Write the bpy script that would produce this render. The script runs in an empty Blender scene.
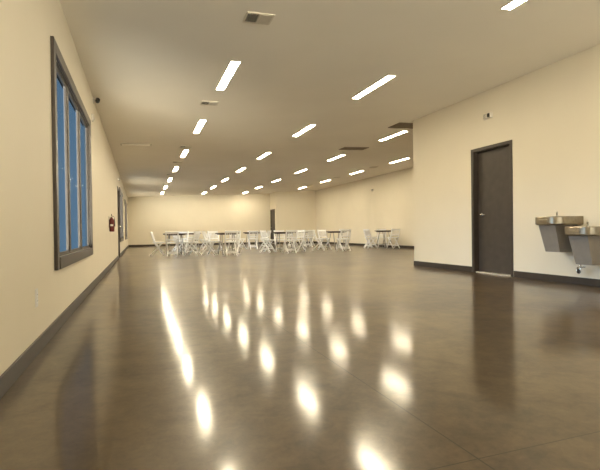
import bpy, bmesh, math, random
from mathutils import Vector, Matrix
random.seed(4)
PI = math.pi
C = bpy.context.scene.collection
sc = bpy.context.scene

# ------------------------------------------------------------------ materials
def mat(name, col, rough=0.5, metal=0.0, spec=0.5, noise=0.0, nscale=8.0, bump=0.0, bscale=60.0, coat=0.0):
    m = bpy.data.materials.new(name); m.use_nodes = True
    nt = m.node_tree; b = nt.nodes['Principled BSDF']
    b.inputs['Base Color'].default_value = (*col, 1)
    b.inputs['Roughness'].default_value = rough
    b.inputs['Metallic'].default_value = metal
    b.inputs['Specular IOR Level'].default_value = spec
    b.inputs['Coat Weight'].default_value = coat
    tc = nt.nodes.new('ShaderNodeTexCoord')
    if noise:
        n = nt.nodes.new('ShaderNodeTexNoise'); n.inputs['Scale'].default_value = nscale; n.inputs['Detail'].default_value = 5
        r = nt.nodes.new('ShaderNodeValToRGB')
        r.color_ramp.elements[0].position = 0.3; r.color_ramp.elements[1].position = 0.7
        r.color_ramp.elements[0].color = (*[c * (1 - noise) for c in col], 1)
        r.color_ramp.elements[1].color = (*[min(1, c * (1 + noise)) for c in col], 1)
        nt.links.new(tc.outputs['Object'], n.inputs['Vector'])
        nt.links.new(n.outputs['Fac'], r.inputs['Fac']); nt.links.new(r.outputs['Color'], b.inputs['Base Color'])
    if bump:
        n2 = nt.nodes.new('ShaderNodeTexNoise'); n2.inputs['Scale'].default_value = bscale; n2.inputs['Detail'].default_value = 3
        bp = nt.nodes.new('ShaderNodeBump'); bp.inputs['Strength'].default_value = bump; bp.inputs['Distance'].default_value = 0.002
        nt.links.new(tc.outputs['Object'], n2.inputs['Vector'])
        nt.links.new(n2.outputs['Fac'], bp.inputs['Height']); nt.links.new(bp.outputs['Normal'], b.inputs['Normal'])
    return m

WALLC = (0.82, 0.755, 0.62)
M = {}
M['wall'] = mat('cream_wall_paint', WALLC, 0.62, noise=0.015, nscale=1.5, bump=0.12, bscale=240)
M['ceiling'] = mat('ceiling_paint', (0.90, 0.85, 0.75), 0.8, noise=0.02, nscale=0.9, bump=0.1, bscale=200)
M['base'] = mat('dark_brown_rubber_base', (0.042, 0.031, 0.024), 0.45, noise=0.1, nscale=20)
M['bronze'] = mat('dark_bronze_frame', (0.060, 0.046, 0.036), 0.38, noise=0.12, nscale=14)
M['sash'] = mat('bronze_window_sash', (0.075, 0.062, 0.052), 0.42, metal=0.25, noise=0.08, nscale=14)
M['door'] = mat('dark_brown_door_leaf', (0.062, 0.050, 0.042), 0.42, noise=0.12, nscale=9, bump=0.08, bscale=90)
M['chrome'] = mat('satin_chrome', (0.80, 0.79, 0.76), 0.22, metal=1.0, noise=0.03, nscale=30)
M['steel'] = mat('brushed_stainless', (0.34, 0.30, 0.235), 0.30, metal=1.0, noise=0.12, nscale=22, bump=0.1, bscale=120)
M['apron'] = mat('grey_apron_panel', (0.30, 0.275, 0.25), 0.5, metal=0.2, noise=0.05, nscale=16)
M['white_metal'] = mat('white_enamel', (0.80, 0.79, 0.76), 0.4, noise=0.03, nscale=20)
M['white_plastic'] = mat('white_resin', (0.90, 0.90, 0.90), 0.42, noise=0.03, nscale=18)
M['seatpad'] = mat('white_vinyl_pad', (0.86, 0.86, 0.86), 0.55, noise=0.03, nscale=25)
M['device'] = mat('off_white_device_plastic', (0.72, 0.68, 0.60), 0.45, noise=0.03, nscale=30)
M['lens'] = mat('dark_lens', (0.012, 0.012, 0.014), 0.12, coat=0.5, noise=0.1, nscale=40)
M['grille'] = mat('brown_return_grille', (0.20, 0.155, 0.105), 0.6, noise=0.1, nscale=20)
M['vent_light'] = mat('painted_vent_metal', (0.50, 0.45, 0.37), 0.55, noise=0.04, nscale=20)
M['vent_paint'] = mat('ceiling_coloured_vent', (0.74, 0.68, 0.57), 0.6, noise=0.04, nscale=20)
M['vent_dark'] = mat('dark_duct', (0.020, 0.016, 0.013), 0.8, noise=0.2, nscale=20)
M['red'] = mat('red_enamel', (0.13, 0.010, 0.009), 0.32, coat=0.3, noise=0.05, nscale=20)
M['black'] = mat('black_rubber', (0.018, 0.017, 0.016), 0.5, noise=0.2, nscale=30)
M['label'] = mat('printed_label', (0.72, 0.70, 0.64), 0.5, noise=0.06, nscale=120)
M['eave'] = mat('matte_dark_soffit', (0.012, 0.013, 0.015), 1.0, spec=0.0, noise=0.1)
M['siding'] = mat('slate_blue_siding', (0.022, 0.036, 0.055), 0.9, spec=0.1, noise=0.1)
M['wood'] = mat('dark_walnut_laminate', (0.060, 0.038, 0.026), 0.35, noise=0.3, nscale=14)
M['grey_metal'] = mat('grey_table_leg', (0.36, 0.35, 0.34), 0.42, metal=0.5, noise=0.08, nscale=25)
M['sill'] = mat('threshold_aluminium', (0.70, 0.66, 0.60), 0.35, metal=0.5, noise=0.15, nscale=60)

def diffuser_mat(strength):
    m = bpy.data.materials.new('lit_diffuser'); m.use_nodes = True
    nt = m.node_tree; b = nt.nodes['Principled BSDF']
    b.inputs['Base Color'].default_value = (0.9, 0.88, 0.82, 1); b.inputs['Roughness'].default_value = 0.5
    n = nt.nodes.new('ShaderNodeTexNoise'); n.inputs['Scale'].default_value = 30
    r = nt.nodes.new('ShaderNodeValToRGB')
    r.color_ramp.elements[0].color = (1.0, 0.85, 0.59, 1); r.color_ramp.elements[1].color = (1.0, 0.87, 0.615, 1)
    nt.links.new(n.outputs['Fac'], r.inputs['Fac']); nt.links.new(r.outputs['Color'], b.inputs['Emission Color'])
    b.inputs['Emission Strength'].default_value = strength
    return m
M['diffuser'] = diffuser_mat(93.0)

def glass_mat():
    m = bpy.data.materials.new('window_glass'); m.use_nodes = True
    nt = m.node_tree; nt.nodes.clear()
    out = nt.nodes.new('ShaderNodeOutputMaterial')
    tr = nt.nodes.new('ShaderNodeBsdfTransparent'); gl = nt.nodes.new('ShaderNodeBsdfGlossy'); mx = nt.nodes.new('ShaderNodeMixShader')
    n = nt.nodes.new('ShaderNodeTexNoise'); n.inputs['Scale'].default_value = 1.2
    r = nt.nodes.new('ShaderNodeValToRGB')
    r.color_ramp.elements[0].color = (0.86, 0.92, 0.95, 1); r.color_ramp.elements[1].color = (0.93, 0.96, 0.97, 1)
    gl.inputs['Roughness'].default_value = 0.08; mx.inputs['Fac'].default_value = 0.008
    nt.links.new(n.outputs['Fac'], r.inputs['Fac']); nt.links.new(r.outputs['Color'], tr.inputs['Color'])
    nt.links.new(tr.outputs[0], mx.inputs[1]); nt.links.new(gl.outputs[0], mx.inputs[2]); nt.links.new(mx.outputs[0], out.inputs['Surface'])
    return m
M['glass'] = glass_mat()

def floor_mat():
    m = bpy.data.materials.new('polished_concrete'); m.use_nodes = True
    nt = m.node_tree; L = nt.links; b = nt.nodes['Principled BSDF']
    tc = nt.nodes.new('ShaderNodeTexCoord')
    def noise(scale, detail=6, rough=0.6, dist=0.0):
        n = nt.nodes.new('ShaderNodeTexNoise'); n.inputs['Scale'].default_value = scale
        n.inputs['Detail'].default_value = detail; n.inputs['Roughness'].default_value = rough; n.inputs['Distortion'].default_value = dist
        L.new(tc.outputs['Object'], n.inputs['Vector']); return n
    def math_(op, a, bv, clamp=False):
        k = nt.nodes.new('ShaderNodeMath'); k.operation = op; k.use_clamp = clamp
        for i, v in enumerate((a, bv)):
            if isinstance(v, (int, float)): k.inputs[i].default_value = v
            else: L.new(v, k.inputs[i])
        return k.outputs[0]
    n1 = noise(0.9, 8, 0.62, 0.6); n2 = noise(6.5, 8, 0.7, 0.3)
    n4 = noise(19.0, 6, 0.7, 1.2)
    v = math_('ADD', math_('MULTIPLY', n1.outputs['Fac'], 0.5), math_('ADD', math_('MULTIPLY', n2.outputs['Fac'], 0.32), math_('MULTIPLY', n4.outputs['Fac'], 0.18)))
    r = nt.nodes.new('ShaderNodeValToRGB'); e = r.color_ramp.elements
    e[0].position = 0.40; e[1].position = 0.60
    e[0].color = (0.034, 0.021, 0.009, 1); e[1].color = (0.112, 0.075, 0.036, 1)
    L.new(v, r.inputs['Fac'])
    # saw-cut joints
    sx = nt.nodes.new('ShaderNodeSeparateXYZ'); L.new(tc.outputs['Object'], sx.inputs[0])
    def line(axis, at, w):
        d = math_('ABSOLUTE', math_('SUBTRACT', sx.outputs[axis], at), 0)
        return math_('LESS_THAN', d, w)
    j = line(0, 1.04, 0.003)
    j = math_('MAXIMUM', j, line(1, 1.2, 0.0022))
    j = math_('MAXIMUM', j, line(1, 13.2, 0.006))
    mx = nt.nodes.new('ShaderNodeMixRGB'); mx.inputs['Color2'].default_value = (0.03, 0.022, 0.016, 1)
    L.new(j, mx.inputs['Fac']); L.new(r.outputs['Color'], mx.inputs['Color1']); L.new(mx.outputs['Color'], b.inputs['Base Color'])
    n3 = noise(1.6, 5, 0.6)
    L.new(math_('ADD', math_('MULTIPLY', n3.outputs['Fac'], 0.13), math_('ADD', 0.06, math_('MULTIPLY', j, 0.1))), b.inputs['Roughness'])
    b.inputs['IOR'].default_value = 1.55; b.inputs['Specular IOR Level'].default_value = 0.6
    sl = math_('SUBTRACT', 0.95, math_('MULTIPLY', j, 0.35))
    L.new(sl, b.inputs['Specular IOR Level'])
    nb = noise(3.0, 2, 0.4, 0.2); nb2 = noise(14, 2, 0.5)
    hgt = math_('ADD', math_('MULTIPLY', nb.outputs['Fac'], 1.0), math_('MULTIPLY', nb2.outputs['Fac'], 0.05))
    bp = nt.nodes.new('ShaderNodeBump'); bp.inputs['Strength'].default_value = 0.085; bp.inputs['Distance'].default_value = 0.010
    L.new(hgt, bp.inputs['Height']); L.new(bp.outputs['Normal'], b.inputs['Normal'])
    # hazy second lobe of the worn polish
    b2 = nt.nodes.new('ShaderNodeBsdfPrincipled'); b2.inputs['Roughness'].default_value = 0.33
    b2.inputs['IOR'].default_value = 1.55; b2.inputs['Specular IOR Level'].default_value = 0.6
    L.new(sl, b2.inputs['Specular IOR Level'])
    L.new(mx.outputs['Color'], b2.inputs['Base Color']); L.new(bp.outputs['Normal'], b2.inputs['Normal'])
    ms = nt.nodes.new('ShaderNodeMixShader'); ms.inputs['Fac'].default_value = 0.37
    L.new(b.outputs[0], ms.inputs[1]); L.new(b2.outputs[0], ms.inputs[2]); L.new(ms.outputs[0], nt.nodes['Material Output'].inputs['Surface'])
    return m
M['floor'] = floor_mat()

# ------------------------------------------------------------------ mesh helpers
class MB:
    def __init__(s): s.bm = bmesh.new()
    def _add(s, b2, mtx=None):
        if mtx is not None: bmesh.ops.transform(b2, matrix=mtx, verts=b2.verts[:])
        me = bpy.data.meshes.new('tmp'); b2.to_mesh(me); b2.free(); s.bm.from_mesh(me); bpy.data.meshes.remove(me)
        return s
    def box(s, x0, x1, y0, y1, z0, z1, bev=0.0, seg=2, mtx=None):
        b = bmesh.new(); bmesh.ops.create_cube(b, size=1)
        bmesh.ops.scale(b, vec=(abs(x1-x0), abs(y1-y0), abs(z1-z0)), verts=b.verts[:])
        bmesh.ops.translate(b, vec=((x0+x1)/2, (y0+y1)/2, (z0+z1)/2), verts=b.verts[:])
        if bev: bmesh.ops.bevel(b, geom=b.edges[:], offset=bev, segments=seg, affect='EDGES', profile=0.5)
        return s._add(b, mtx)
    def bar(s, p, q, w, d, bev=0.0, up=(0, 1, 0)):
        p, q = Vector(p), Vector(q); z = (q-p).normalized(); x = Vector(up).cross(z)
        if x.length < 1e-5: x = Vector((1, 0, 0))
        x.normalize(); y = z.cross(x)
        m = Matrix((x, y, z)).transposed().to_4x4(); m.translation = (p+q)/2
        l = (q-p).length
        return s.box(-w/2, w/2, -d/2, d/2, -l/2, l/2, bev, 2, m)
    def tube(s, pts, r, n=12, cap=True):
        pts = [Vector(p) for p in pts]; b = bmesh.new(); rings = []
        rr = r if isinstance(r, (list, tuple)) else [r]*len(pts)
        prev = None
        for i, p in enumerate(pts):
            t = (pts[min(i+1, len(pts)-1)] - pts[max(i-1, 0)]).normalized()
            if prev is None:
                a = Vector((0, 0, 1)) if abs(t.z) < 0.9 else Vector((1, 0, 0))
                u = t.cross(a).normalized()
            else:
                u = (prev - t*prev.dot(t)).normalized()
            prev = u; v = t.cross(u)
            rings.append([b.verts.new(p + (u*math.cos(2*PI*k/n) + v*math.sin(2*PI*k/n))*rr[i]) for k in range(n)])
        for i in range(len(rings)-1):
            for k in range(n):
                f = b.faces.new((rings[i][k], rings[i][(k+1) % n], rings[i+1][(k+1) % n], rings[i+1][k])); f.smooth = True
        if cap: b.faces.new(rings[0][::-1]); b.faces.new(rings[-1])
        return s._add(b)
    def lathe(s, prof, n=28, mtx=None):
        b = bmesh.new(); rings = []
        for r, z in prof:
            rings.append([b.verts.new((max(r, 1e-4)*math.cos(2*PI*k/n), max(r, 1e-4)*math.sin(2*PI*k/n), z)) for k in range(n)])
        for i in range(len(rings)-1):
            for k in range(n):
                f = b.faces.new((rings[i][k], rings[i][(k+1) % n], rings[i+1][(k+1) % n], rings[i+1][k])); f.smooth = True
        b.faces.new(rings[0][::-1]); b.faces.new(rings[-1])
        bmesh.ops.recalc_face_normals(b, faces=b.faces[:])
        return s._add(b, mtx)
    def loops(s, rings, cap0=True, cap1=True, smooth=False):
        b = bmesh.new(); R = [[b.verts.new(p) for p in r] for r in rings]; n = len(R[0])
        for i in range(len(R)-1):
            for k in range(n):
                f = b.faces.new((R[i][k], R[i][(k+1) % n], R[i+1][(k+1) % n], R[i+1][k])); f.smooth = smooth
        if cap0: b.faces.new(R[0][::-1])
        if cap1: b.faces.new(R[-1])
        bmesh.ops.recalc_face_normals(b, faces=b.faces[:])
        return s._add(b)
    def hexa(s, bottom, top):                       # two quads of 3-D points
        return s.loops([bottom, top])
    def build(s, name, m, parent=None, loc=None):
        me = bpy.data.meshes.new(name); s.bm.to_mesh(me); s.bm.free()
        if m is not None: me.materials.append(m)
        o = bpy.data.objects.new(name, me); C.objects.link(o)
        if parent is not None: o.parent = parent
        if loc is not None: o.location = loc
        return o

def tag(o, label, cat, group=None):
    o['label'] = label; o['category'] = cat
    if group: o['group'] = group
    return o
def thing(name, label, cat, loc=(0, 0, 0), rot=(0, 0, 0), group=None):
    o = bpy.data.objects.new(name, None); C.objects.link(o); o.empty_display_size = 0.1
    o.location = loc; o.rotation_euler = rot
    return tag(o, label, cat, group)
def struct(mb, name, m, parent=None):
    o = mb.build(name, m, parent)
    if parent is None: o['kind'] = 'structure'
    return o
def dup(root, loc, rotz=0.0, label=None, group=None, rot=None):
    r = root.copy(); C.objects.link(r); r.location = loc
    r.rotation_euler = rot if rot else (0, 0, rotz)
    if label: r['label'] = label
    if group: r['group'] = group
    for ch in list(root.children):
        c = ch.copy(); C.objects.link(c); c.parent = r
        for g in list(ch.children):
            d = g.copy(); C.objects.link(d); d.parent = c
    return r

# ------------------------------------------------------------------ the hall (metres; camera stands at x=0, y=0)
CA, CB = 2.828, 0.0405                     # the ceiling rises gently to the right
def ceil_z(x): return CA + CB*x
XL, XR, XF = -0.63, 5.45, 10.3             # left wall, near right wall, far right wall
YN, YC, YP, YB = -4.0, 8.14, 26.0, 27.3    # wall behind, corner of near right room, far projecting room, back wall
XP = 7.72                                  # side of the far projecting room
T = 0.16

def wall_x(mb, xa, xb, y0, y1, z0=0.0, z1=None):        # slab along Y, top follows the ceiling
    za, zb = (z1, z1) if z1 is not None else (ceil_z(xa), ceil_z(xb))
    mb.hexa([(xa, y0, z0), (xb, y0, z0), (xb, y1, z0), (xa, y1, z0)], [(xa, y0, za), (xb, y0, zb), (xb, y1, zb), (xa, y1, za)])
def wall_open(mb, xa, xb, y0, y1, holes):               # holes: (ya, yb, za, zb)
    y = y0
    for (ya, yb, za, zb) in sorted(holes):
        wall_x(mb, xa, xb, y, ya)
        if za > 0: wall_x(mb, xa, xb, ya, yb, 0, za)
        wall_x(mb, xa, xb, ya, yb, zb)
        y = yb
    wall_x(mb, xa, xb, y, y1)

mb = MB(); mb.box(XL-T, XF+T, YN-T, YB+T, -0.12, 0.0); struct(mb, 'floor', M['floor'])
mb = MB(); xa, xb = XL-T, XF+T
mb.hexa([(xa, YN-T, ceil_z(xa)), (xb, YN-T, ceil_z(xb)), (xb, YB+T, ceil_z(xb)), (xa, YB+T, ceil_z(xa))],
        [(xa, YN-T, ceil_z(xa)+.1), (xb, YN-T, ceil_z(xb)+.1), (xb, YB+T, ceil_z(xb)+.1), (xa, YB+T, ceil_z(xa)+.1)])
struct(mb, 'ceiling', M['ceiling'])

WIN = [(4.02, 6.63), (16.15, 18.75), (21.8, 24.4)]      # openings of the three left-hand windows
WZ0, WZ1 = 0.575, 2.20
LD = (14.78, 15.70, 2.16)                               # left door opening
holes = [(a, b, WZ0, WZ1) for a, b in WIN] + [(LD[0], LD[1], 0, LD[2])]
TL = 0.10
mb = MB(); wall_open(mb, XL-.03, XL, YN-T, YB+T, holes)            # the outside of each window opening is wider
struct(mb, 'wall_left', M['wall'])
mb = MB(); wall_open(mb, XL-TL, XL-.03, YN-T, YB+T, [(a-.4, b+.4, WZ0-.1, WZ1+.1) for a, b in WIN] + [(LD[0], LD[1], 0, LD[2])]); struct(mb, 'wall_left_exterior', M['siding'])
RD = (5.50, 6.34, 2.09)                                 # right door opening
mb = MB(); wall_open(mb, XR, XR+T, YN-T, YC, [(RD[0], RD[1], 0, RD[2])]); struct(mb, 'wall_right', M['wall'])
mb = MB()
mb.hexa([(XR+T, YC-T, 0), (XF, YC-T, 0), (XF, YC, 0), (XR+T, YC, 0)],
        [(XR+T, YC-T, ceil_z(XR+T)), (XF, YC-T, ceil_z(XF)), (XF, YC, ceil_z(XF)), (XR+T, YC, ceil_z(XR+T))])
struct(mb, 'wall_right_return', M['wall'])
mb = MB(); wall_x(mb, XF, XF+T, YC-T, YB+T); struct(mb, 'wall_far_right', M['wall'])
mb = MB()
mb.hexa([(XL, YB, 0), (XF, YB, 0), (XF, YB+T, 0), (XL, YB+T, 0)],
        [(XL, YB, ceil_z(XL)), (XF, YB, ceil_z(XF)), (XF, YB+T, ceil_z(XF)), (XL, YB+T, ceil_z(XL))])
struct(mb, 'wall_back', M['wall'])
# far projecting room: front wall and the side wall that holds a dark door
mb = MB()
mb.hexa([(XP, YP, 0), (XF, YP, 0), (XF, YP+T, 0), (XP, YP+T, 0)],
        [(XP, YP, ceil_z(XP)), (XF, YP, ceil_z(XF)), (XF, YP+T, ceil_z(XF)), (XP, YP+T, ceil_z(XP))])
struct(mb, 'wall_far_projection', M['wall'])
PD = (26.24, 27.12, 2.08)
mb = MB(); wall_open(mb, XP, XP+T, YP+T, YB, [(PD[0], PD[1], 0, PD[2])]); struct(mb, 'wall_far_projection_side', M['wall'])
# wall behind the viewpoint; its unseen glazing is added to let daylight in
SF = (0.4, 4.6, 0.12, 2.3)
mb = MB()
def wall_y(mb, x0, x1, z0=0.0, z1=None):
    za, zb = (z1, z1) if z1 is not None else (ceil_z(x0), ceil_z(x1))
    mb.hexa([(x0, YN-T, z0), (x1, YN-T, z0), (x1, YN, z0), (x0, YN, z0)], [(x0, YN-T, za), (x1, YN-T, zb), (x1, YN, zb), (x0, YN, za)])
wall_y(mb, XL, SF[0]); wall_y(mb, SF[0], SF[1], 0, SF[2]); wall_y(mb, SF[0], SF[1], SF[3]); wall_y(mb, SF[1], XR)
struct(mb, 'wall_front', M['wall'])
mb = MB()
for i in range(5):
    x = SF[0] + (SF[1]-SF[0]-0.06)*i/4
    mb.box(x, x+0.06, YN-0.11, YN-0.03, SF[2], SF[3], 0.004)
mb.box(SF[0], SF[1], YN-0.112, YN-0.028, SF[2], SF[2]+0.07, 0.004); mb.box(SF[0], SF[1], YN-0.112, YN-0.028, SF[3]-0.07, SF[3], 0.004)
w4 = struct(mb, 'window_4', M['bronze'])
mb = MB(); mb.box(SF[0]+.02, SF[1]-.02, YN-0.075, YN-0.069, SF[2]+.02, SF[3]-.02); mb.build('pane', M['glass'], w4)

# baseboards
BH, BT = 0.10, 0.012
def base(name, segs):
    mb = MB()
    for s_ in segs: mb.box(*s_, 0, BH, 0.003, 1)
    struct(mb, name, M['base'])
base('baseboard_left', [(XL, XL+BT, YN, LD[0]-.06), (XL, XL+BT, LD[1]+.06, YB)])
base('baseboard_right', [(XR-BT, XR, YN, RD[0]-.05), (XR-BT, XR, RD[1]+.05, YC+BT), (XR-BT, XF-BT, YC, YC+BT)])
base('baseboard_far_right', [(XF-BT, XF, YC+BT, YP)])
base('baseboard_back', [(XL+BT, XP-BT, YB-BT, YB)])
base('baseboard_far_projection', [(XP-BT, XF-BT, YP-BT, YP), (XP-BT, XP, YP, PD[0]-.05)])

# windows in the left wall
def window(name, y0, y1):
    mb = MB(); cw, cp = 0.095, 0.026                      # casing round the opening
    mb.box(XL, XL+cp, y0-cw, y0, WZ0-cw, WZ1+cw, 0.004); mb.box(XL, XL+cp, y1, y1+cw, WZ0-cw, WZ1+cw, 0.004)
    mb.box(XL, XL+cp, y0, y1, WZ1, WZ1+cw, 0.004); mb.box(XL, XL+cp+.006, y0, y1, WZ0-cw, WZ0, 0.004)
    t = 0.012; X0, X1 = XL-.034, XL                          # liners of the opening
    mb.box(X0, X1, y0, y0+t, WZ0, WZ1); mb.box(X0, X1, y1-t, y1, WZ0, WZ1)
    mb.box(X0, X1, y0+t, y1-t, WZ1-t, WZ1)
    w = struct(mb, name, M['bronze'])
    mb = MB(); n = 3; mw = 0.09; pw = (y1-y0-2*t-(n-1)*mw)/n
    for i in range(1, n):
        ya = y0+t+i*pw+(i-1)*mw
        mb.box(XL-.042, XL-.008, ya, ya+mw, WZ0+.01, WZ1-t, 0.004).build('mullion', M['sash'], w); mb = MB()
    for i in range(n):
        ya = y0+t+i*(pw+mw); s_ = 0.018; z0, z1 = WZ0+.012, WZ1-t
        mb = MB()
        mb.box(XL-.034, XL-.014, ya, ya+s_, z0, z1, .003); mb.box(XL-.034, XL-.014, ya+pw-s_, ya+pw, z0, z1, .003)
        mb.box(XL-.034, XL-.014, ya+s_, ya+pw-s_, z0, z0+s_, .003); mb.box(XL-.034, XL-.014, ya+s_, ya+pw-s_, z1-s_, z1, .003)
        f = mb.build('sash', M['sash'], w)
        MB().box(XL-.024, XL-.020, ya+s_*.5, ya+pw-s_*.5, z0+s_*.5, z1-s_*.5).build('pane', M['glass'], f)
    MB().box(XL-.034, XL-.002, y0+t, y1-t, WZ0, WZ0+.012, .003).build('sill', M['sash'], w)
    return w
for i, (a, b) in enumerate(WIN): window('window_%d' % (i+1), a, b)

mb = MB(); mb.box(XL-TL-0.21, XL-TL, YN-.6, YB+.6, 2.70, 2.78); struct(mb, 'trim_1', M['eave'])      # roof eave outside the windows
# lever handle built at origin on a face looking toward -X
def lever(parent, x, y, z, way, sx=-1):
    mb = MB()
    R = Matrix.Translation((x, y, z)) @ Matrix.Rotation(sx*PI/2, 4, 'Y')
    mb.lathe([(0.034, 0), (0.034, .006), (0.028, .012), (0.012, .014), (0.012, .05), (0.004, .052)], 24, R)
    mb.tube([(x+sx*.046, y, z), (x+sx*.05, y+way*.02, z), (x+sx*.05, y+way*.07, z), (x+sx*.044, y+way*.125, z-.004)], [.011, .011, .0095, .008], 12)
    h = mb.build('handle', M['chrome'], parent); h['label'] = 'chrome lever handle'
    return h
def door(name, xf, side, y0, y1, zt, depth, way, hy, threshold=False):
    """frame in a wall whose room face is at xf; the wall body lies on side*x"""
    s_ = side; mb = MB(); fw = 0.05; k = 0.014
    def bx(m_, xa, xb, *r, **kw): m_.box(min(xa, xb), max(xa, xb), *r, **kw)
    bx(mb, xf-s_*k, xf, y0-fw+.012, y0+.012, 0, zt+fw-.012, bev=.003); bx(mb, xf-s_*k, xf, y1-.012, y1+fw-.012, 0, zt+fw-.012, bev=.003)
    bx(mb, xf-s_*k, xf, y0+.012, y1-.012, zt-.012, zt+fw-.012, bev=.003)
    bx(mb, xf, xf+s_*T, y0, y0+.018, 0, zt); bx(mb, xf, xf+s_*T, y1-.018, y1, 0, zt); bx(mb, xf, xf+s_*T, y0+.018, y1-.018, zt-.018, zt)
    d = struct(mb, name, M['bronze'])
    mb = MB(); bx(mb, xf+s_*depth, xf+s_*(depth+.042), y0+.021, y1-.021, .022, zt-.021, bev=.002)
    leaf = mb.build('leaf', M['door'], d)
    lever(leaf, xf+s_*depth, hy, .995, way, -s_)
    mb = MB(); bx(mb, xf+.02*s_, xf+s_*T, y0+.018, y1-.018, 0, .02, bev=.004)
    q = mb.build('threshold', M['sill'], d); q['label'] = 'pale metal threshold strip'
    for zh in (.25, 1.05, 1.85):
        MB().tube([(xf+s_*(depth-.004), (y0+.02 if hy > (y0+y1)/2 else y1-.02), zh-.05), (xf+s_*(depth-.004), (y0+.02 if hy > (y0+y1)/2 else y1-.02), zh+.05)], .007, 10).build('hinge', M['bronze'], d)
    return d
door('door_1', XR, 1, RD[0], RD[1], RD[2], 0.085, -1, RD[1]-.10)
door('door_2', XL, -1, LD[0], LD[1], LD[2], 0.02, -1, LD[1]-.10)
door('door_3', XP, 1, PD[0], PD[1], PD[2], 0.03, -1, PD[1]-.10)

# ------------------------------------------------------------------ ceiling lights
TILT = -math.atan(CB)
def ceil_rot(): return (0, TILT, 0)
lt = thing('ceiling_light', 'x', 'ceiling light', (0, 0, 0), ceil_rot(), 'recessed strip lights in the ceiling')
hw, hl, fr = 0.055, 0.575, 0.012
mb = MB()
mb.box(-hw-fr, -hw, -hl-fr, hl+fr, -.012, 0, .002); mb.box(hw, hw+fr, -hl-fr, hl+fr, -.012, 0, .002)
mb.box(-hw, hw, -hl-fr, -hl, -.012, 0, .002); mb.box(-hw, hw, hl, hl+fr, -.012, 0, .002)
mb.build('frame', M['white_metal'], lt)
MB().box(-hw+.001, hw-.001, -hl+.001, hl-.001, -.010, -.002).build('diffuser', M['diffuser'], lt)['label'] = 'glowing warm white diffuser'
ORD = ['nearest the camera', 'second from the camera', 'third from the camera', 'fourth from the camera', 'fifth from the camera', 'sixth from the camera', 'seventh from the camera', 'eighth from the camera']
ROWS = [
 (1.15, [6.1, 9.16, 12.39, 15.46, 18.6, 21.75, 24.85], [-0.13], 'in the leftmost row'),
 (3.42, [3.0, 6.2, 9.3, 12.68, 15.82, 18.98, 22.25, 25.5], [], 'in the second row from the left'),
 (5.88, [9.66, 13.04, 16.34, 19.68, 22.85, 26.1], [], 'in the third row from the left'),
 (8.56, [13.65, 16.92, 20.28, 23.6], [], 'in the rightmost row'),
]
first = True
def put_light(x, y, label):
    global first
    loc = (x, y, ceil_z(x))
    if first: lt.location = loc; lt['label'] = label; first = False
    else: dup(lt, loc, label=label, rot=ceil_rot())
for X, ys, behind, row in ROWS:
    for i, y in enumerate(ys):
        w = ORD[i]
        if X == 3.42 and i == 0: w = 'cut by the photo edge'
        put_light(3.5 if (X == 3.42 and i == 0) else X, y, 'lit strip light %s, %s' % (row, w))
    for i, y in enumerate(behind):  # extra strip out of view, added to brighten the left wall
        put_light(X, y, 'lit strip light %s, %s' % (row, 'added unseen above the viewpoint'))

# small supply vents
vt = thing('ceiling_vent', 'x', 'air vent', (0, 0, 0), ceil_rot(), 'small louvred supply vents')
mb = MB(); a, b = .138, .11
mb.box(-a, -a+.016, -b, b, -.012, 0, .002); mb.box(a-.016, a, -b, b, -.012, 0, .002)
mb.box(-a+.016, a-.016, -b, -b+.016, -.012, 0, .002); mb.box(-a+.016, a-.016, b-.016, b, -.012, 0, .002); mb.box(-.004, .004, -b+.016, b-.016, -.012, 0)
mb.build('frame', M['vent_paint'], vt)
MB().box(-a+.016, a-.016, -b+.016, b-.016, -.003, -.0005).build('duct_opening', M['vent_dark'], vt)['label'] = 'dark duct opening'
def slats(x0, x1, ang, n):
    mb = MB()
    for k in range(n):
        x = x0 + (x1-x0)*(k+.5)/n
        mb.box(-.0022, .0022, -b+.016, b-.016, -.011, .011, mtx=Matrix.Translation((x, 0, -.0125)) @ Matrix.Rotation(ang, 4, 'Y'))
    return mb
slats(-a+.018, -.006, math.radians(24), 5).build('louvre', M['vent_paint'], vt)['label'] = 'open half of the louvres, showing the dark duct'
slats(.006, a-.018, math.radians(-62), 6).build('louvre', M['vent_paint'], vt)['label'] = 'closed pale half of the louvres'
first_v = True
VL = [(1.14, 4.34), (1.10, 7.43), (1.09, 11.37), (1.09, 13.9), (1.08, 16.95), (1.08, 20.17)]
VLAB = ['small louvred vent above the near end of the left light row, nearest the camera', 'small louvred vent beside the first lit strip of the left row',
        'small dark vent between the second and third strips of the left row', 'small dark vent just before the fourth strip of the left row',
        'small dark vent just before the fifth strip of the left row', 'small dark vent just before the sixth strip of the left row']
VR = [(8.45, 15.25), (8.42, 18.6), (8.42, 22.1)]
VRL = ['small vent near the far right wall, nearest of three along the right light row', 'small vent near the far right wall, middle of three along the right light row', 'small vent near the far right wall, farthest of three along the right light row']
for (x, y), l in zip(VL+VR, VLAB+VRL):
    if first_v: vt.location = (x, y, ceil_z(x)); vt['label'] = l; first_v = False
    else: dup(vt, (x, y, ceil_z(x)), label=l, rot=ceil_rot())

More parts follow.
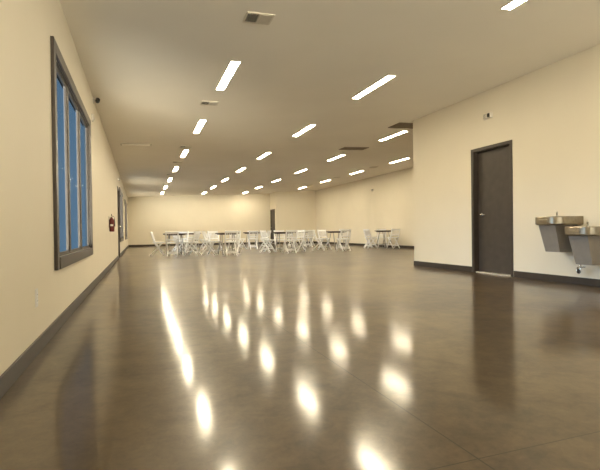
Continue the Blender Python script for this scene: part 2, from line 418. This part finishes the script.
# return-air grilles
def grille(x, y, a, b, label, frame_m, core_m):
    g = thing('return_air_grille', label, 'air vent', (x, y, ceil_z(x)), ceil_rot(), 'large return air grilles')
    mb = MB(); f = .03
    mb.box(-a, -a+f, -b, b, -.014, 0, .003); mb.box(a-f, a, -b, b, -.014, 0, .003)
    mb.box(-a+f, a-f, -b, -b+f, -.014, 0, .003); mb.box(-a+f, a-f, b-f, b, -.014, 0, .003)
    mb.build('frame', frame_m, g)
    mb = MB(); n = max(5, int(2*(b-f)/.03))
    for k in range(n):
        yy = -b+f + 2*(b-f)*(k+.5)/n
        mb.box(-a+f, a-f, -.0015, .0015, -.011, .009, mtx=Matrix.Translation((0, yy, -.010)) @ Matrix.Rotation(math.radians(50), 4, 'X'))
    mb.box(-a+f, a-f, -b+f, b-f, -.002, -.0005)
    mb.build('louvre', core_m, g)
grille(5.69, 11.40, .38, .19, 'large brown return air grille in the open ceiling, farther of the two', M['grille'], M['grille'])
grille(5.62, 8.56, .38, .24, 'large brown return air grille at the top corner of the near right wall', M['grille'], M['grille'])
grille(-0.05, 11.14, .34, .10, 'narrow ceiling-coloured return grille close to the left wall', M['vent_light'], M['ceiling'])

# ------------------------------------------------------------------ devices on the walls
def strobe(label, x, y, z, rz):
    e = thing('alarm_strobe', label, 'alarm', (x + (.003 if rz == 0 else -.003), y, z), (0, 0, rz), 'small white alarm strobes')   # local -X faces the room
    b_ = MB().box(-.016, 0, -.095, .095, -.05, .05, .006, 3).box(-.045, -.012, -.085, .085, -.042, .042, .010, 3).build('body', M['device'], e)
    mb = MB()
    for k in range(5): mb.box(-.0475, -.043, .02, .07, -.028+.014*k-.002, -.028+.014*k+.002)
    mb.build('sounder_slots', M['grille'], b_)
    MB().box(-.062, -.040, -.075, -.022, -.032, .032, .012, 3).build('lens', M['lens'], e)['label'] = 'dark strobe lens'
    return e
strobe('small white alarm strobe above the dark door in the right wall', XR, 5.965, 2.615, 0)
strobe('tiny white alarm strobe high on the far right wall', XF, 18.74, 2.63, 0)
strobe('tiny white alarm strobe above the dark door in the left wall', XL, 15.25, 2.46, PI)

cam_s = thing('security_camera', 'small black security camera just under the ceiling above the big window', 'camera', (XL-.003, 7.40, 2.755))
R = Matrix.Rotation(PI/2, 4, 'Y')
MB().lathe([(.045, 0), (.045, .014), (.036, .020)], 24, R).build('base', M['device'], cam_s)
MB().tube([(.018, 0, 0), (.04, -.01, 0), (.055, -.03, -.004)], .011, 12).build('arm', M['device'], cam_s)
b_ = MB().lathe([(.015, -.04), (.028, -.034), (.031, -.016), (.031, .028), (.026, .04)], 24, Matrix.Translation((.07, -.06, -.01)) @ Matrix.Rotation(math.radians(78), 4, 'X') @ Matrix.Rotation(math.radians(10), 4, 'Y')).build('body', M['black'], cam_s)
MB().lathe([(.025, .038), (.022, .046), (.009, .049)], 24, Matrix.Translation((.07, -.06, -.01)) @ Matrix.Rotation(math.radians(78), 4, 'X') @ Matrix.Rotation(math.radians(10), 4, 'Y')).build('lens', M['lens'], b_)

sn = thing('motion_sensor', 'small beige motion sensor on left wall at the far corner of the window', 'sensor', (XL-.003, 7.12, 2.43))
MB().box(0, .03, -.032, .032, -.055, .055, .010, 3).build('body', M['device'], sn)
MB().lathe([(.022, 0), (.021, .006), (.012, .013), (.003, .015)], 20, Matrix.Translation((.03, 0, -.012)) @ R).build('lens', M['device'], sn)

ol = thing('wall_outlet', 'white wall outlet low on the left wall in the foreground', 'outlet', (XL, 3.26, 0.357))
MB().box(0, .006, -.035, .035, -.058, .058, .002).build('cover_plate', M['white_metal'], ol)
for z in (-.02, .02):
    r_ = MB().box(.004, .0085, -.017, .017, z-.014, z+.014, .004).build('receptacle', M['white_plastic'], ol)
    mb = MB(); mb.box(.0075, .0089, -.008, -.006, z-.004, z+.006); mb.box(.0075, .0089, .006, .008, z-.004, z+.006); mb.build('slot', M['black'], r_)

# fire extinguisher
fe = thing('fire_extinguisher', 'red fire extinguisher hung on the left wall before the dark door', 'fire extinguisher', (XL+.0595, 10.55, 0.80)); fe.scale = (.72, .72, .80)
MB().lathe([(.055, 0), (.066, .008), (.070, .03), (.070, .31), (.062, .35), (.040, .375), (.022, .385), (.022, .40)], 28).build('cylinder', M['red'], fe)
mb = MB(); pts0 = []; pts1 = []
for k in range(9):
    a = math.radians(-125 + 70*k/8); pts0.append((.0708*math.cos(a), .0708*math.sin(a))); pts1.append((.0716*math.cos(a), .0716*math.sin(a)))
ol_ = pts1 + pts0[::-1]
mb.loops([[(x, y, .15) for x, y in ol_], [(x, y, .20) for x, y in ol_]]); mb.build('instruction_label', M['label'], fe)
hd = MB().lathe([(.020, .395), (.024, .40), (.024, .43), (.016, .44)], 20).build('valve', M['chrome'], fe)
mb = MB(); mb.bar((0, .03, .435), (0, -.10, .47), .022, .008, .002); mb.bar((0, .0, .42), (0, -.10, .425), .022, .008, .002); mb.build('lever', M['black'], hd)
MB().tube([(.02, .0, .415), (.05, .02, .41), (.078, .03, .36), (.082, .03, .25), (.080, .02, .14)], [.009, .009, .009, .010, .013], 12).build('hose', M['black'], fe)
MB().lathe([(.014, 0), (.014, .01), (.01, .012)], 16, Matrix.Translation((.022, 0, .415)) @ R).build('gauge', M['label'], hd)
mb = MB(); mb.box(-.085, -.076, -.02, .02, .10, .42, .002); mb.box(-.078, -.0, -.018, .018, .385, .393, .001); mb.build('wall_bracket', M['black'], fe)

# ------------------------------------------------------------------ bi-level drinking fountains
def fountain(name, label, yc, zt, zb, w=0.42, dep=0.45):
    """basin top zt, apron bottom zb; the back sits on the right wall (local +X = wall)"""
    f = thing(name, label, 'drinking fountain', (XR+.003, yc, 0), (0, 0, 0), 'stainless wall drinking fountains')
    hw = w/2; H = .112
    def outline(sx, sy, z, off=0.0, r=.13):
        pts = []; d = dep*sx; y = hw*sy; r = min(r, y*.9)
        pts.append((-off, y, z)); pts.append((-off, -y, z))
        for k in range(9):
            a = PI/2*k/8; pts.append((-off-d+r-r*math.sin(a), -y+r-r*math.cos(a), z))
        for k in range(9):
            a = PI/2*k/8; pts.append((-off-d+r-r*math.cos(a), y-r+r*math.sin(a), z))
        return pts
    rings = [outline(.95, .96, zt-H), outline(.985, .985, zt-H+.008), outline(1, 1, zt-H+.02), outline(1, 1, zt-.008), outline(.99, .985, zt)]
    rings += [outline(.80, .84, zt, .05, .09), outline(.79, .82, zt-.006, .052, .09), outline(.64, .66, zt-.055, .085, .08), outline(.3, .3, zt-.066, .16, .03)]
    bas = MB().loops(rings, smooth=False).build('basin', M['steel'], f)
    MB().lathe([(.022, 0), (.022, .003), (.016, .004)], 20, Matrix.Translation((-.22, 0, zt-.066))).build('drain', M['chrome'], bas)
    mb = MB(); y = .10                                      # bubbler towards one side of the rim
    mb.lathe([(.026, 0), (.026, .008), (.014, .012), (.012, .03)], 20, Matrix.Translation((-.10, y, zt-.002)))
    mb.tube([(-.10, y, zt+.02), (-.10, y, zt+.045), (-.112, y-.01, zt+.06), (-.14, y-.03, zt+.062)], [.011, .011, .010, .008], 12)
    mb.tube([(-.085, y+.005, zt+.0), (-.085, y+.005, zt+.075)], [.006, .004], 8)
    mb.build('bubbler', M['chrome'], f)
    MB().box(-dep-.012, -dep+.004, -.07, .07, zt-.075, zt-.035, .005).build('push_bar', M['steel'], f)
    y0 = hw-.08; z1 = zt-H
    mb = MB()
    mb.hexa([(0, -y0+.02, zb), (0, y0-.02, zb), (-.30, y0-.02, zb), (-.30, -y0+.02, zb)],
            [(0, -y0, z1), (0, y0, z1), (-.40, y0, z1), (-.40, -y0, z1)])
    mb.build('apron', M['apron'], f)['label'] = 'grey tapered apron panel'
    return f
fountain('drinking_fountain', 'upper stainless drinking fountain, next to the door', 4.50, 0.905, 0.438)
f2 = fountain('drinking_fountain', 'lower stainless drinking fountain, cut by the right edge of the photo', 4.055, 0.766, 0.296)
mb = MB(); pts = [(-.15, .165, .31), (-.15, .165, .20)]
for k in range(9):
    a = PI*k/8; pts.append((-.15, .19-.025*math.cos(a), .20-.03*math.sin(a)))
pts += [(-.15, .215, .225), (-.13, .22, .24), (-.0, .22, .24)]
tr = MB().tube(pts, .008, 12).build('drain_trap', M['chrome'], f2)
tr['label'] = 'curved chrome drain trap'
MB().lathe([(.012, -.03), (.02, -.02), (.02, .01), (.012, .03)], 16, Matrix.Translation((-.15, .19, .195))).build('trap_nut', M['black'], f2)

# ------------------------------------------------------------------ tables and folding chairs
def make_table():
    t = thing('round_table', 'x', 'table', group='round tables with dark tops')
    Rr = 0.40
    MB().lathe([(Rr-.01, .700), (Rr, .706), (Rr, .730), (Rr-.006, .736)], 40).build('tabletop', M['wood'], t)
    MB().lathe([(.33, .672), (.34, .676), (.34, .70)], 40).build('apron_ring', M['wood'], t)
    for s_ in (-1, 1):                                       # folding wishbone legs
        for q in (-1, 1):
            MB().tube([(s_*.20, q*.08, .672), (s_*.22, q*.16, .35), (s_*.24, q*.26, .012)], .014, 12).build('leg', M['grey_metal'], t)
        MB().tube([(s_*.235, -.215, .16), (s_*.235, .215, .16)], .009, 10).build('leg_brace', M['grey_metal'], t)
    return t
def make_chair():
    t = thing('folding_chair', 'x', 'chair', group='white folding chairs around the tables')
    m = M['white_plastic']
    for s_ in (-1, 1):                                       # front leg runs up as the back post
        mb = MB(); x = s_*.183
        mb.bar((x, .195, 0.0), (x, -.115, .44), .042, .038, .004, up=(1, 0, 0)); mb.bar((x, -.107, .425), (x, -.225, .80), .042, .038, .004, up=(1, 0, 0))
        mb.build('leg', m, t)
    for s_ in (-1, 1):
        x = s_*.150; mb = MB(); mb.bar((x, -.255, 0.0), (x, .12, .43), .036, .036, .004, up=(1, 0, 0)); mb.build('leg', m, t)
    st = MB().box(-.165, .165, -.185, .20, .420, .442, .006).build('seat', m, t)
    MB().box(-.15, .15, -.165, .185, .440, .466, .011, 3).build('seat_pad', M['seatpad'], st)
    tilt = Matrix.Rotation(math.radians(17), 4, 'X')
    MB().box(-.178, .178, -.012, .012, -.036, .036, .006, 2, Matrix.Translation((0, -.213, .760)) @ tilt).build('top_rail', m, t)
    MB().box(-.178, .178, -.010, .010, -.024, .024, .005, 2, Matrix.Translation((0, -.142, .535)) @ tilt).build('lower_rail', m, t)
    for k in range(5):
        x = -.116+.058*k; MB().bar((x, -.148, .55), (x, -.204, .735), .030, .010, .002, up=(1, 0, 0)).build('back_spindle', m, t)
    MB().box(-.14, .14, -.178, -.154, .085, .130, .004).build('stretcher', m, t)
    MB().box(-.17, .17, .094, .114, .118, .148, .004).build('stretcher', m, t)
    return t
tb0, ch0 = make_table(), make_chair()
used = {'t': False, 'c': False}
def place(kind, proto, loc, rz, label):
    if not used[kind]:
        proto.location = loc; proto.rotation_euler = (0, 0, rz); proto['label'] = label; used[kind] = True
    else: dup(proto, loc, rz, label)
TABLES = [
 ((1.12, 15.62), 'leftmost round dark-topped table, nearest the left wall', 'the leftmost table',
  [(.57, 15.66, 'at the left side of'), (.97, 14.98, 'on the near side of'), (1.62, 15.34, 'at the right side of'), (1.35, 16.22, 'on the far side of')]),
 ((2.04, 19.3), 'small dark-topped table seen just right of and behind the leftmost table', 'the table behind the leftmost one',
  [(2.60, 19.42, 'at the right side of'), (1.52, 19.05, 'at the left side of'), (2.1, 19.95, 'on the far side of')]),
 ((2.74, 14.92), 'round dark-topped table nearest the camera, second from the left', 'the nearest table, second from the left',
  [(2.20, 15.12, 'at the left side of'), (2.72, 14.30, 'on the near side of'), (2.46, 15.56, 'on the far side of'), (3.06, 15.52, 'at the far right side of')]),
 ((4.76, 19.8), 'round table in the rear row, left of the far dark door', 'the rear table left of the far door',
  [(4.16, 19.6, 'at the left side of'), (4.62, 19.12, 'on the near side of'), (5.24, 19.42, 'at the right side of'), (4.9, 20.42, 'on the far side of')]),
 ((4.88, 15.5), 'round dark-topped table in front of the far dark door', 'the front table before the far door',
  [(4.42, 15.95, 'at the left side of'), (4.90, 14.86, 'on the near side of'), (4.96, 16.18, 'on the far side of'), (5.5, 15.75, 'at the right side of')]),
 ((7.36, 20.5), 'rear table half hidden between two front tables, before the far plain wall', 'the half hidden rear table',
  [(7.42, 19.86, 'on the near side of'), (6.85, 20.3, 'at the left side of'), (7.9, 20.85, 'at the far right side of')]),
 ((7.14, 15.9), 'round dark-topped table in the front row, second from the right', 'the second table from the right',
  [(6.53, 16.15, 'at the left side of'), (6.97, 16.66, 'on the far side of'), (7.62, 16.42, 'at the far right side of'), (7.14, 15.25, 'on the near side of')]),
 ((9.76, 16.8), 'rightmost round dark-topped table, nearest the far right wall', 'the rightmost table',
  [(9.13, 16.78, 'at the left side of'), (9.44, 17.42, 'on the far side of'), (9.80, 16.16, 'on the near side of'), (10.02, 17.42, 'at the far right side of')]),
]
for (cx, cy), lab, ref, chairs in TABLES:
    place('t', tb0, (cx, cy, 0), random.uniform(0, .5), lab)
    for (x, y, where) in chairs:
        rz = math.atan2(cy-y, cx-x) - PI/2 + random.uniform(-.06, .06)
        if where == 'on the near side of': rz *= 0.3
        place('c', ch0, (x, y, 0), rz, 'white folding chair %s %s' % (where, ref))

# ------------------------------------------------------------------ daylight outside
# deep blue dusk sky to the side of the building, brightened on the window side; ground glow added by the glazed end
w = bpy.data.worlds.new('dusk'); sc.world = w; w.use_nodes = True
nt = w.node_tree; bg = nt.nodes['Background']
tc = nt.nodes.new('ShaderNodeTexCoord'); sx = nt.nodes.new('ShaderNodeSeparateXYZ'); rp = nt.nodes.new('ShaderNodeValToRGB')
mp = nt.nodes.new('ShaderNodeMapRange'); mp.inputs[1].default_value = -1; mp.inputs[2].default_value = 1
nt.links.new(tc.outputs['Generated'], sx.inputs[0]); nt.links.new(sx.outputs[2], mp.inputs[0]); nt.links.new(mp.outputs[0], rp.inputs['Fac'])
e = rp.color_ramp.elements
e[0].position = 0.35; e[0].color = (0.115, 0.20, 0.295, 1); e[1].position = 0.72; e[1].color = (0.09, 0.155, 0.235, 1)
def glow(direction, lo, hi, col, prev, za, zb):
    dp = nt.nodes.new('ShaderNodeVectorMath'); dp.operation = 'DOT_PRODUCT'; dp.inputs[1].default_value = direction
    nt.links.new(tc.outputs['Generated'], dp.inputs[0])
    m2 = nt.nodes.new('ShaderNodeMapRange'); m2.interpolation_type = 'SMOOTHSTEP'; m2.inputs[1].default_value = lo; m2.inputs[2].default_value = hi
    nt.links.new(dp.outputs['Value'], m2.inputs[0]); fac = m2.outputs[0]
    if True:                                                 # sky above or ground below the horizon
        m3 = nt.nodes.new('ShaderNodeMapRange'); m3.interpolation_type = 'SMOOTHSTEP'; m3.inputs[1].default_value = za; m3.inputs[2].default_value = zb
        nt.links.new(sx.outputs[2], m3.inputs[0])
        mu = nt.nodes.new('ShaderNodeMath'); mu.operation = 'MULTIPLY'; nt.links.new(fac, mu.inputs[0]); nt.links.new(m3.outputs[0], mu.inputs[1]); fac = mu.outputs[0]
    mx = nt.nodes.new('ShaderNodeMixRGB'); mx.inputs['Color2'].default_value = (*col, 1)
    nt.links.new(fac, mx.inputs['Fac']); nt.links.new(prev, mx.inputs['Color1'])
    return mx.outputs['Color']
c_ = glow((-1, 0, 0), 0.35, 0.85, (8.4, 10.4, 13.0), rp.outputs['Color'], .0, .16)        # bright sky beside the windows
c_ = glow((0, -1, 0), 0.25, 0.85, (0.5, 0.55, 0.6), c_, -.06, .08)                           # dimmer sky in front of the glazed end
c_ = glow((0, -1, 0), 0.45, 0.85, (24.0, 20.4, 15.6), c_, .02, -.06)                           # added glow from below, brightens the ceiling through the glazed end
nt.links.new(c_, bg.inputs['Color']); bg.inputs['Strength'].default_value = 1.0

# ------------------------------------------------------------------ camera
f, psi, pit, roll = 450.0, math.atan(160/450), -0.0089, 0.0135
F = Vector((math.sin(psi)*math.cos(pit), math.cos(psi)*math.cos(pit), math.sin(pit)))
R0 = Vector((math.cos(psi), -math.sin(psi), 0)); U0 = R0.cross(F)
Rv = R0*math.cos(roll) - U0*math.sin(roll); Uv = U0*math.cos(roll) + R0*math.sin(roll)
cd = bpy.data.cameras.new('camera'); co = bpy.data.objects.new('camera', cd); C.objects.link(co)
m = Matrix((Rv, Uv, -F)).transposed().to_4x4(); m.translation = (0, 0, 0.76); co.matrix_world = m
cd.sensor_fit = 'HORIZONTAL'; cd.sensor_width = 36; cd.lens = 36*f/600; cd.clip_start = 0.02; cd.clip_end = 200
sc.camera = co

vs = sc.view_settings
vs.view_transform = 'Standard'; vs.look = 'None'; vs.gamma = 1; vs.use_curve_mapping = False; vs.exposure = 0.08
